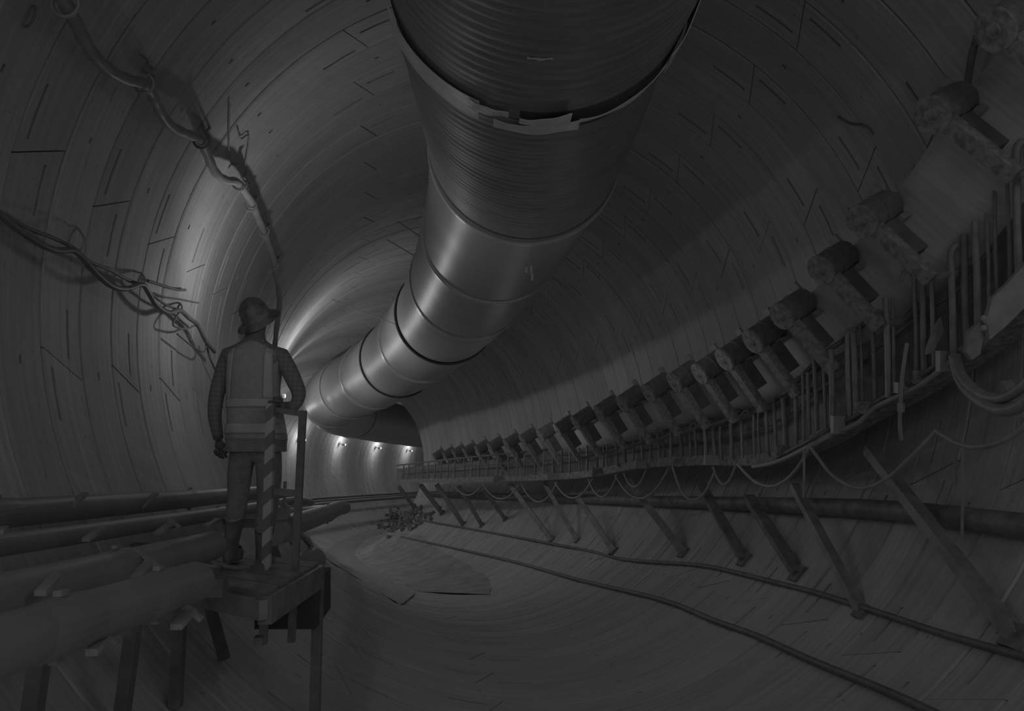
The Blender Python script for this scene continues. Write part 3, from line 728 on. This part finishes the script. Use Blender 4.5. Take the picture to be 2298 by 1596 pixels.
# ------------------------------------------------------------------ worker's platform and railing
HZ = float(P(560, 1268, 1.5)[2])            # platform level
def onlevel(px, py, z): d = ray(px, py); l = (z - CAM[2]) / d[2]; return CAM + d * l
plat = empty('work_platform', onlevel(560, 1300, HZ), 'dirty timber work platform with steel edge under the worker', 'platform')
fl = [onlevel(408, 1296, HZ), onlevel(596, 1330, HZ), onlevel(716, 1262, HZ), onlevel(470, 1232, HZ)]
for i in range(5):
    f0, f1 = i / 5 + .008, (i + 1) / 5 - .008
    q = [fl[0] * (1 - f0) + fl[3] * f0, fl[1] * (1 - f0) + fl[2] * f0, fl[1] * (1 - f1) + fl[2] * f1, fl[0] * (1 - f1) + fl[3] * f1]
    b = MB(); lo = [p - np.array([0, 0, .05]) for p in q]
    b.add(q + lo, [(0, 1, 2, 3), (7, 6, 5, 4), (0, 4, 5, 1), (1, 5, 6, 2), (2, 6, 7, 3), (3, 7, 4, 0)]); fixn(b.build('plank', M['wood'], plat))
b = MB(); b.beam(fl[0] + np.array([0, 0, -.09]) - FW * .03, fl[1] + np.array([0, 0, -.09]) - FW * .03, .06, .11); b.build('front_beam', M['steel'], plat)
b = MB(); b.beam(fl[1] + np.array([0, 0, -.1]), fl[2] + np.array([0, 0, -.1]), .08, .16); b.build('side_beam', M['dsteel'], plat)
for p in (fl[0], fl[3], fl[2]):
    ft = np.array([p[0], p[1], 0]); ss_ = sof(ft); c, t, n, u = fr(ss_); a_ = float(np.dot(ft - c, n)); zz = c[2] - math.sqrt(max(R * R - a_ * a_, .1)) + .03
    b = MB(); b.beam([p[0], p[1], HZ - .06], [p[0], p[1], zz], .07, .07, FW); b.build('leg', M['dsteel'], plat)
rail_ = empty('guard_rail', P(595, 1440, 1.42), 'steel guard rail with one diagonally striped post in front of the worker', 'railing')
b = MB(); b.beam(P(597, 1305, 1.42), P(608, 905, 1.42), 18 * 1.42 * R / FPX, .05, FW); b.build('striped_post', M['stripe'], rail_)['label'] = 'post wrapped in diagonal light and dark striped tape'
b = MB(); b.beam(P(590, 1445, 1.42), P(597, 1305, 1.42), 17 * 1.42 * R / FPX, .05, FW); b.build('post_base', M['steel'], rail_)
b = MB(); b.beam(P(654, 1440, 1.44), P(680, 922, 1.44), 15 * 1.44 * R / FPX, .05, FW); b.build('post', M['dsteel'], rail_)
b = MB(); b.beam(P(607, 1102, 1.43), P(676, 1108, 1.44), .04, 15 * 1.43 * R / FPX); b.build('middle_bar', M['dsteel'], rail_)
b = MB(); b.beam(P(607, 918, 1.43), P(682, 930, 1.44), .04, 12 * 1.43 * R / FPX); b.build('top_bar', M['dsteel'], rail_)
b = MB(); b.box(P(582, 1438, 1.41), (RT, FW, UP), (.03, .03, .03)); b.build('foot_bracket', M['steel'], rail_)
# loose things on the platform
def rod(name, a, b_, r_, m, lab, cat, grp=None):
    b = MB(); b.tube([P(*a), P(*b_)], r_, 8); return tag(b.build(name, m, smooth=True), lab, cat, grp)
rod('steel_bar', (414, 1246, 1.42), (478, 1262, 1.44), .018, M['steel'], 'left steel bar lying on the platform behind the plank edge', 'bar', 'bars on the platform')
rod('steel_bar', (486, 1296, 1.38), (556, 1286, 1.42), .018, M['steel'], 'right steel bar lying on the platform in front of the boots', 'bar', 'bars on the platform')
rod('steel_bar', (494, 1270, 1.42), (556, 1280, 1.43), .016, M['steel'], 'middle steel bar pointing at the striped post', 'bar', 'bars on the platform')
o = slab('steel_tray', [(424, 1262), (470, 1272), (494, 1274), (490, 1292), (456, 1298), (414, 1274)], 1.40, M['dsteel'], None, .05); tag(o, 'bent dark steel tray on the platform left of the boots', 'tray')
o = slab('pump_block', [(562, 1268), (590, 1266), (596, 1290), (590, 1312), (564, 1312), (556, 1290)], 1.41, M['dsteel'], None, .15); tag(o, 'dark round-cornered block against the striped post', 'block')
b = MB(); b.tube(smoothpath([P(612, 1196, 1.75), P(632, 1190, 1.8), P(655, 1186, 1.9)], 5), .115, 16); tag(fixn(b.build('pipe_stub', M['white'], smooth=True)), 'short pale pipe stub between the striped post and the dark post', 'pipe')
b = MB(); b.tube([P(608, 1300, 1.5), P(652, 1282, 1.6), P(706, 1256, 1.72)], .10, 16); tag(b.build('pipe_stub', M['pipe'], smooth=True), 'grey pipe stub lying behind the dark post at platform level', 'pipe')
b = MB()
for (x0, y0), (x1, y1) in (((676, 1200), (706, 1236)), ((690, 1210), (716, 1258)), ((652, 1214), (664, 1228)), ((700, 1232), (676, 1250)), ((672, 1262), (690, 1280))):
    b.tube([P(x0, y0, 1.72), P(x1, y1, 1.76)], .02, 6)
tag(b.build('chain', M['steel']), 'tangle of chain and fittings right of the dark post', 'chain')
b = MB(); b.box(P(660, 1340, 1.55), (RT, FW, UP), (.22, .25, .16)); tag(b.build('black_box', M['gap']), 'black box under the platform side beam right of the posts', 'box')  # plain black box filling the dark area below the side beam
b = MB(); b.tube([P(640, 1080, 1.75), P(638, 1170, 1.75)], .014, 6); b.tube([P(631, 1140, 1.75), P(638, 1128, 1.75), P(646, 1140, 1.75)], .018, 6); b.box(P(632, 1150, 1.75), (RT, FW, UP), (.06, .05, .05)); tag(b.build('valve', M['galv']), 'pale valve and riser seen between the worker\'s leg and the dark post', 'valve')

# ------------------------------------------------------------------ left lining: insulated hose, cable bundle, hooks
HOSE = [(118, -30), (150, 14), (168, 48), (186, 84), (212, 126), (250, 162), (290, 180), (322, 188), (338, 206), (352, 236), (366, 262), (388, 286), (420, 301), (448, 312), (460, 334), (472, 364), (486, 390), (506, 404), (530, 408), (545, 424), (566, 456), (578, 486), (592, 518),
        (602, 546), (613, 578), (618, 612), (626, 650), (627, 690), (621, 735), (617, 778), (614, 812)]
hp = smoothpath([onwall(x, y, .945)[0] for x, y in HOSE], 4)
b = MB(); b.tube(hp, [.045 + .004 * math.sin(i * 1.7) for i in range(len(hp))], 12)
hose = tag(b.build('insulated_hose', M['hose'], smooth=True), 'thick wrapped hose sagging between hooks on the upper left lining', 'hose')
for q, (x, y, w) in enumerate(((152, 12, 30), (327, 190, 22), (455, 316, 18), (540, 412, 16), (564, 462, 13), (594, 520, 11), (616, 594, 10))):
    p, d = onwall(x, y, .945); b = MB(); sz = w * d * R / FPX
    pw = onwall(x + w * .9, y - w * 1.6, 1.0)[0]
    loop = [pw] + [p + RT * sz * math.cos(a) + UP * sz * (math.sin(a)) - FW * .03 for a in np.linspace(1.1, -PI - .35, 9)]
    b.tube(smoothpath(loop, 3), .013, 6)
    tag(b.build('hose_hook', M['galv' if q < 2 else 'dsteel'], smooth=True), f'bent wire hook carrying the thick hose, {ROW[q]} from the top left corner', 'hook', 'hooks on the left lining')
def wcable(pts, r_, rad_, m, lab, k=4):
    b = MB(); b.tube(smoothpath([onwall(x, y, r_)[0] for x, y in pts], k), rad_, 8)
    tag(b.build('cable', m, smooth=True), lab, 'cable', 'cable bundle on the left lining')
wcable([(-20, 466), (0, 482), (45, 518), (95, 550), (130, 562), (165, 562), (190, 584), (212, 610), (250, 642), (285, 648), (318, 638), (332, 655), (350, 684), (376, 702), (404, 697), (424, 714), (444, 730), (462, 766), (482, 790)], .955, .024, M['cable'], 'thickest lowest cable of the bundle draped on the left lining')
wcable([(-20, 468), (0, 476), (50, 506), (98, 526), (140, 544), (172, 562), (200, 586), (246, 606), (280, 625), (318, 640), (345, 664), (372, 684), (404, 697), (426, 712), (446, 730)], .965, .014, M['cable'], 'middle thin cable of the bundle draped on the left lining')
wcable([(-20, 462), (0, 472), (40, 494), (78, 522), (100, 524), (140, 542), (172, 560), (204, 592), (250, 604), (290, 632), (318, 640)], .972, .011, M['palecable'], 'pale uppermost thin cable of the bundle on the left lining')
wcable([(332, 630), (370, 642), (395, 650), (416, 651)], .985, .015, M['cable'], 'short dark wire pinned on the bright lining above the bundle')
wcable([(345, 658), (375, 668), (410, 673), (445, 680)], .985, .010, M['cable'], 'faint thin wire on the bright lining left of the worker\'s hat')
wcable([(404, 698), (388, 726), (400, 736), (420, 738), (444, 732), (462, 770), (456, 790), (430, 776), (398, 750)], .96, .010, M['cable'], 'loose wire loop hanging at the right end of the bundle')
wcable([(462, 768), (470, 800), (484, 832), (500, 858)], .97, .013, M['cable'], 'cable tail falling behind the worker\'s left shoulder')
for q, (x, y, d1, d2) in enumerate(((172, 562, 34, 52), (318, 640, 14, 26), (404, 697, 9, 16))):
    p, d = onwall(x, y, .96); s = d * R / FPX
    pts = [onwall(x - d1 * .6, y - d2 * 1.08, 1.0)[0], onwall(x, y - d2, .985)[0], p + RT * d1 * .52 * s + UP * d2 * .45 * s, p + RT * d1 * .15 * s - UP * 2 * s, p - RT * d1 * .25 * s, p - RT * d1 * .5 * s + UP * d2 * .45 * s, onwall(x, y - d2, .985)[0]]
    b = MB(); b.tube(smoothpath(pts, 3), .010, 6); tag(b.build('cable_hook', M['galv' if q < 2 else 'dsteel'], smooth=True), ('large pale teardrop wire hook holding the cable bundle, far left', 'small teardrop wire hook holding the bundle at the light\'s edge', 'smallest wire hook holding the bundle, left of the worker')[q], 'hook', 'hooks on the left lining')
for q, (pts, lab) in enumerate((([(315, 122), (328, 132), (331, 142), (320, 160), (345, 170), (346, 190)], 'crooked wire on the lining above the hose, upper left'), ([(434, 256), (452, 270), (456, 290), (464, 300), (462, 314)], 'crooked wire on the lining above the second hose sag'),
                                 ([(515, 232), (515, 358), (532, 367)], 'long straight wire hanging left of the duct shadow'), ([(533, 290), (540, 312), (557, 303), (555, 340), (546, 400), (560, 412)], 'bent wire hanging beside the long straight wire'),
                                 ([(68, 14), (80, 16), (74, 44), (60, 60), (54, 54), (62, 30), (72, 14)], 'oval wire loop on the lining, top left corner'), ([(262, 196), (252, 214), (247, 228)], 'short bright lifting pin under the first hose sag'))):
    b = MB(); b.tube(smoothpath([onwall(x, y, .99)[0] for x, y in pts], 3), .008, 6); tag(b.build('wire', M['dsteel' if q != 5 else 'galv'], smooth=True), lab, 'wire', 'loose wires on the left lining')

# ------------------------------------------------------------------ distant lamps
for q, (k_, lab) in enumerate(((4, 'glaring distant wall lamp just right of the dark post, nearest of those in sight'), (5, 'second glaring distant wall lamp right of the dark post'), (6, 'third glaring distant wall lamp, under the far duct'), (7, 'farthest glaring wall lamp, at the left end of the conveyor'), (1, 'wall lamp glinting in the gap under the worker\'s bent arm'))):
    c, t, n, u = fr(LAMPS[k_][0]); p = lw(*LAMPS[k_]); root = empty('distant_lamp', p, lab, 'lamp', 'wall lamps')
    b = MB(); b.lathe(p, n, [(.01, -.02), (.055, 0), (.07, .04), (.05, .08), (.01, .09)], 12); b.build('bulb', M['bulb'], root, smooth=True)
    b = MB(); b.lathe(p - n * .14, n, [(.06, 0), (.065, .03), (.05, .05), (.045, .13)], 12); b.build('lamp_holder', M['dsteel'], root)
    b = MB(); b.tube([p - n * .12, tp(LAMPS[k_][0], PI - .36, .99)], .02, 6); b.build('lamp_stem', M['dsteel'], root)

# ------------------------------------------------------------------ worker
WD = 1.5
S1 = WD * R / FPX                            # metres per photo pixel at the worker
def wp(px, py, dz=0.0): return P(px, py, WD) + np.array([FW[0], FW[1], 0]) * dz
def skin(nodes, edges, root=0, sub=2):
    me = bpy.data.meshes.new('t'); me.from_pydata([tuple(n[0]) for n in nodes], edges, [])
    o = bpy.data.objects.new('t', me); COL.objects.link(o)
    sk = o.modifiers.new('s', 'SKIN'); sk.use_smooth_shade = True
    for i, n in enumerate(nodes):
        v = me.skin_vertices[0].data[i]; r = n[1]
        v.radius = r if hasattr(r, '__len__') else (r, r); v.use_root = i == root
    sb = o.modifiers.new('b', 'SUBSURF'); sb.levels = sub; sb.render_levels = sub
    dg = bpy.context.evaluated_depsgraph_get(); em = bpy.data.meshes.new_from_object(o.evaluated_get(dg))
    vs = [v.co.copy() for v in em.vertices]; fs = [tuple(p.vertices) for p in em.polygons]
    bpy.data.objects.remove(o); bpy.data.meshes.remove(me); bpy.data.meshes.remove(em)
    return vs, fs
man = empty('person', wp(560, 1270), 'worker from behind in a hard hat and reflective vest, one hand on the rail', 'person')
px = lambda w: w * S1
nodes = [(wp(572, 985), (px(50), px(40))),      # 0 pelvis
         (wp(571, 940), (px(46), px(36))), (wp(571, 890), (px(50), px(40))), (wp(571, 835), (px(54), px(42))), (wp(571, 790), (px(48), px(38))), (wp(571, 768), (px(26), px(26))),   # 1-5
         (wp(572, 745, .02), px(21)), (wp(572, 722, .04), px(25)), (wp(571, 695, .05), (px(29), px(34))), (wp(570, 676, .05), px(20)),      # 6-9 neck, head
         (wp(514, 798), px(22)), (wp(500, 838), px(20)), (wp(487, 890, -.02), px(18)), (wp(481, 935, .0), px(16)), (wp(484, 975, .04), px(13)), (wp(486, 990, .05), px(12)),   # 10-15 left arm
         (wp(632, 800), px(22)), (wp(655, 840, -.02), px(20)), (wp(678, 888, -.05), px(18)), (wp(668, 915, -.08), px(15)), (wp(646, 918, -.14), px(13)), (wp(634, 914, -.2), px(11)),   # 16-21 right arm
         (wp(545, 1012), (px(31), px(33))), (wp(538, 1060), (px(28), px(30))), (wp(532, 1115, .02), (px(24), px(25))), (wp(527, 1165), (px(21), px(24))), (wp(520, 1215, .0), px(17)), (wp(517, 1248, .0), px(16)), (wp(514, 1254, .2), px(12)),   # 22-28
         (wp(604, 1012), (px(34), px(34))), (wp(604, 1070), (px(28), px(31))), (wp(600, 1125, .02), (px(24), px(26))), (wp(594, 1180), (px(21), px(25))), (wp(590, 1225, .0), px(17)), (wp(588, 1266, .0), px(16)), (wp(590, 1270, .2), px(12))]   # 29-35
edges = [(0, 1), (1, 2), (2, 3), (3, 4), (4, 5), (5, 6), (6, 7), (7, 8), (8, 9), (4, 10), (10, 11), (11, 12), (12, 13), (13, 14), (14, 15), (4, 16), (16, 17), (17, 18), (18, 19), (19, 20), (20, 21),
         (0, 22), (22, 23), (23, 24), (24, 25), (25, 26), (26, 27), (27, 28), (0, 29), (29, 30), (30, 31), (31, 32), (32, 33), (33, 34), (34, 35)]
vs, fs = skin(nodes, edges, 0, 2)
body = MB(); body.add(vs, fs)
def cls(c):
    q = np.array(c) - CAM; y = IH / 2 - FPX * np.dot(q, UP) / np.dot(q, FW); x = IW / 2 + FPX * np.dot(q, RT) / np.dot(q, FW)
    if y < 762 and 530 < x < 615: return 1                    # skin
    if x < 505 and y > 978: return 3                          # glove
    if 600 < x < 650 and 895 < y < 940 and np.dot(q, FW) < WD * R - .12: return 3
    if x > 500 and y > (1165 if x < 560 else 1188): return 4  # boots
    if y > 988 and x > 500: return 2                          # jeans
    return 0
body.mi = [cls(np.mean([body.v[i] for i in f], 0)) for f in body.f]
# ears and nose
for sx in (-1, 1):
    n0 = len(body.f); c = wp(571 + sx * 27, 712, .05); body.lathe(c, RT * sx, [(.004, -.02), (.03, -.008), (.034, .006), (.012, .014)], 10); body.mi[n0:] = [1] * (len(body.f) - n0)
n0 = len(body.f); body.lathe(wp(571, 708, .15), FW, [(.02, 0), (.018, .02), (.006, .035)], 8); body.mi[n0:] = [1] * (len(body.f) - n0)
# left hand hanging, lightly curled; right hand closed round the post
def finger(pts, r0):
    nd = [(p, r0 * (1 - .12 * i)) for i, p in enumerate(pts)]; v, f = skin(nd, [(i, i + 1) for i in range(len(pts) - 1)], 0, 1)
    n0 = len(body.f); body.add(v, f); body.mi[n0:] = [3] * (len(body.f) - n0)
pv, pf = skin([(wp(486, 986, .05), (.030, .022)), (wp(487, 1000, .055), (.046, .022)), (wp(488, 1010, .06), (.044, .02))], [(0, 1), (1, 2)], 0, 2)
n0 = len(body.f); body.add(pv, pf); body.mi[n0:] = [3] * (len(body.f) - n0)
for i, (ox, ln) in enumerate(((-11, 15), (-4, 20), (3, 22), (10, 19))):
    finger([wp(487 + ox, 1008, .06), wp(487 + ox * 1.02, 1008 + ln * .45, .06), wp(487 + ox + 1, 1008 + ln * .8, .075), wp(488 + ox + 1, 1008 + ln * .98, .10)], .0135)
finger([wp(494, 994, .06), wp(501, 1002, .07), wp(502, 1012, .075), wp(501, 1018, .08)], .0135)
pc = P(628, 913, 1.44)
pv, pf = skin([(wp(640, 916, -.17), (.03, .028)), (pc + RT * .03, (.034, .045)), (pc - RT * .015 + FW * .02, (.028, .042))], [(0, 1), (1, 2)], 0, 2)
n0 = len(body.f); body.add(pv, pf); body.mi[n0:] = [3] * (len(body.f) - n0)
for i in range(4):
    z_ = UP * (.036 - .024 * i); c_ = pc - RT * .02 + z_
    finger([c_ + RT * .02, c_ - RT * .025 - FW * .005, c_ - RT * .05 - FW * .03, c_ - RT * .035 - FW * .055, c_ - RT * .01 - FW * .055], .0125)
finger([pc + RT * .025 + UP * .045, pc + UP * .062 - RT * .01, pc - RT * .035 + UP * .06, pc - RT * .05 + UP * .05], .0135)
ob = body.build('body', [M['shirt'], M['skin'], M['jeans'], M['glove'], M['boot']], man, smooth=True)
# safety vest: a shell round the torso
VP_ = [(766, 573, 30, .085), (774, 573, 46, .105), (784, 573, 60, .125), (800, 573, 62, .142), (830, 571, 60, .152), (870, 570, 57, .15), (905, 571, 58, .148), (940, 573, 62, .15), (970, 575, 66, .152), (988, 576, 68, .152)]
def vpt(y, ang, off=0.0):
    cx, hw, dp = interp(y, [(a, b_, c, d) for a, b_, c, d in VP_])
    hw = hw * S1 + off; dp = dp + off
    e = 2.5; ca, sa = math.cos(ang), math.sin(ang)
    k = (abs(ca) ** e + abs(sa) ** e) ** (-1 / e)
    yy = y + (14 * abs(ca) ** 2 if y < 790 else 0)
    return wp(cx, yy) + RT * hw * ca * k - np.array([FW[0], FW[1], 0]) * dp * sa * k
b = MB(); ys = np.linspace(766, 988, 36)
b.grid([[vpt(y, a, .004 * math.sin(a * 5 + y * .05) * (y - 766) / 222) for a in np.linspace(0, 2 * PI, 49)[:-1]] for y in ys], closed=True)
vest = fixn(b.build('safety_vest', M['vest'], man, smooth=True)); vest.modifiers.new('t', 'SOLIDIFY').thickness = .008
vest['label'] = 'grey mesh vest with pale reflective tape'
def strip(y0, y1, a0, a1, n=24, m=6):
    b = MB(); b.grid([[vpt(y, a, .010 + .004 * math.sin(a * 5 + y * .05) * (y - 766) / 222) for a in np.linspace(a0, a1, n)] for y in np.linspace(y0, y1, m)])
    o = fixn(b.build('reflective_strip', M['reflect'], vest, smooth=True)); o.modifiers.new('t', 'SOLIDIFY').thickness = .003
strip(898, 916, .0, PI, 40); strip(952, 974, .0, PI, 40)
def vstrip(xa, xb, ya, yb):                  # shoulder straps of tape down the back
    b = MB(); rows = []
    for y in np.linspace(ya, yb, 22):
        cx, hw, dp = interp(y, [(a, b_, c, d) for a, b_, c, d in VP_]); row = []
        f = (y - ya) / (yb - ya)
        for x in np.linspace(xa[0] + (xb[0] - xa[0]) * f, xa[1] + (xb[1] - xa[1]) * f, 5):
            t = max(-.97, min(.97, (x - cx) / (hw + 2))); lo, hi = 0.02, PI - .02
            for _ in range(26):
                m_ = (lo + hi) / 2; e = 2.5; ca, sa = math.cos(m_), math.sin(m_); k = (abs(ca) ** e + abs(sa) ** e) ** (-1 / e)
                if ca * k > t: lo = m_
                else: hi = m_
            row.append(vpt(y, lo, .009))
        rows.append(row)
    b.grid(rows); o = fixn(b.build('reflective_strip', M['reflect'], vest, smooth=True)); o.modifiers.new('t', 'SOLIDIFY').thickness = .003
vstrip((524, 540), (514, 528), 778, 898); vstrip((606, 622), (602, 622), 778, 898)
# hard hat with a full brim, tipped to the left
hc = wp(567, 702, .05); tilt = math.radians(22)
hx = RT * math.cos(tilt) + UP * math.sin(tilt); hz = np.cross(hx, -np.cross(UP, RT)); hz = UP * math.cos(tilt) - RT * math.sin(tilt)
hz = hz * .90 - FW * .44; hz /= np.linalg.norm(hz); hx -= hz * np.dot(hx, hz); hx /= np.linalg.norm(hx); hy = np.cross(hz, hx)
def hat(name, prof, m, parent, ex=1.0, ey=1.12, ridge=0.0, o=hc):
    b = MB(); n = 40; rows = []
    for r, z in prof:
        rows.append([o + hx * r * ex * math.cos(a) + hy * r * ey * math.sin(a) + hz * (z + ridge * math.exp(-(math.cos(a) * r / .03) ** 2)) for a in np.linspace(0, 2 * PI, n + 1)[:-1]])
    b.grid(rows, closed=True); b.f.append(tuple(range(len(b.v) - n, len(b.v)))); b.mi.append(0)
    return fixn(b.build(name, m, parent, smooth=True))
d0 = 33 * S1
ht = hat('hard_hat', [(d0 * 1.02, -.035), (d0 * 1.0, .0), (d0 * .93, .045), (d0 * .78, .083), (d0 * .55, .108), (d0 * .28, .12), (.01, .123)], M['hat'], man, ridge=.006)
ht['label'] = 'worn scuffed full-brim hard hat'
hb = hat('hat_brim', [(d0 * .98, -.030), (d0 * 1.28, -.044), (d0 * 1.54, -.062), (d0 * 1.57, -.066), (d0 * 1.50, -.068), (d0 * .98, -.040)], M['hat'], ht, ey=1.1)
# belt and boot cuffs
b = MB(); b.grid([[vpt(986, a, -.004) + np.array([0, 0, -dz]) for a in np.linspace(0, 2 * PI, 33)[:-1]] for dz in (0, .05, .09)], closed=True); fixn(b.build('shirt_tail', M['jeans'], man, smooth=True))
for cx_, cy_, w in ((527, 1163, 27), (594, 1187, 26)):
    b = MB(); n = 20
    b.grid([[wp(cx_, cy_ + dy) + RT * px(w * .80 * (1 + .03 * k)) * math.cos(a) + np.array([FW[0], FW[1], 0]) * px(w * .92) * math.sin(a) + UP * .012 * math.cos(a * 2) for a in np.linspace(0, 2 * PI, n + 1)[:-1]] for k, dy in enumerate((5, 2, -1))], closed=True)
    o = fixn(b.build('boot_cuff', M['steel'], man, smooth=True)); o.modifiers.new('t', 'SOLIDIFY').thickness = .012
for cx_, cy_ in ((516, 1262), (589, 1280)):
    b = MB(); o_ = wp(cx_, cy_ - 8, .07); b.grid([[o_ + RT * px(17) * k_ * math.cos(a) + np.array([FW[0], FW[1], 0]) * .16 * k_ * math.sin(a) + np.array([0, 0, z]) for a in np.linspace(0, 2 * PI, 21)[:-1]] for k_, z in ((.9, -.02), (1, .0), (1, .03), (.8, .07))], closed=True)
    fixn(b.build('boot', M['boot'], man, smooth=True))
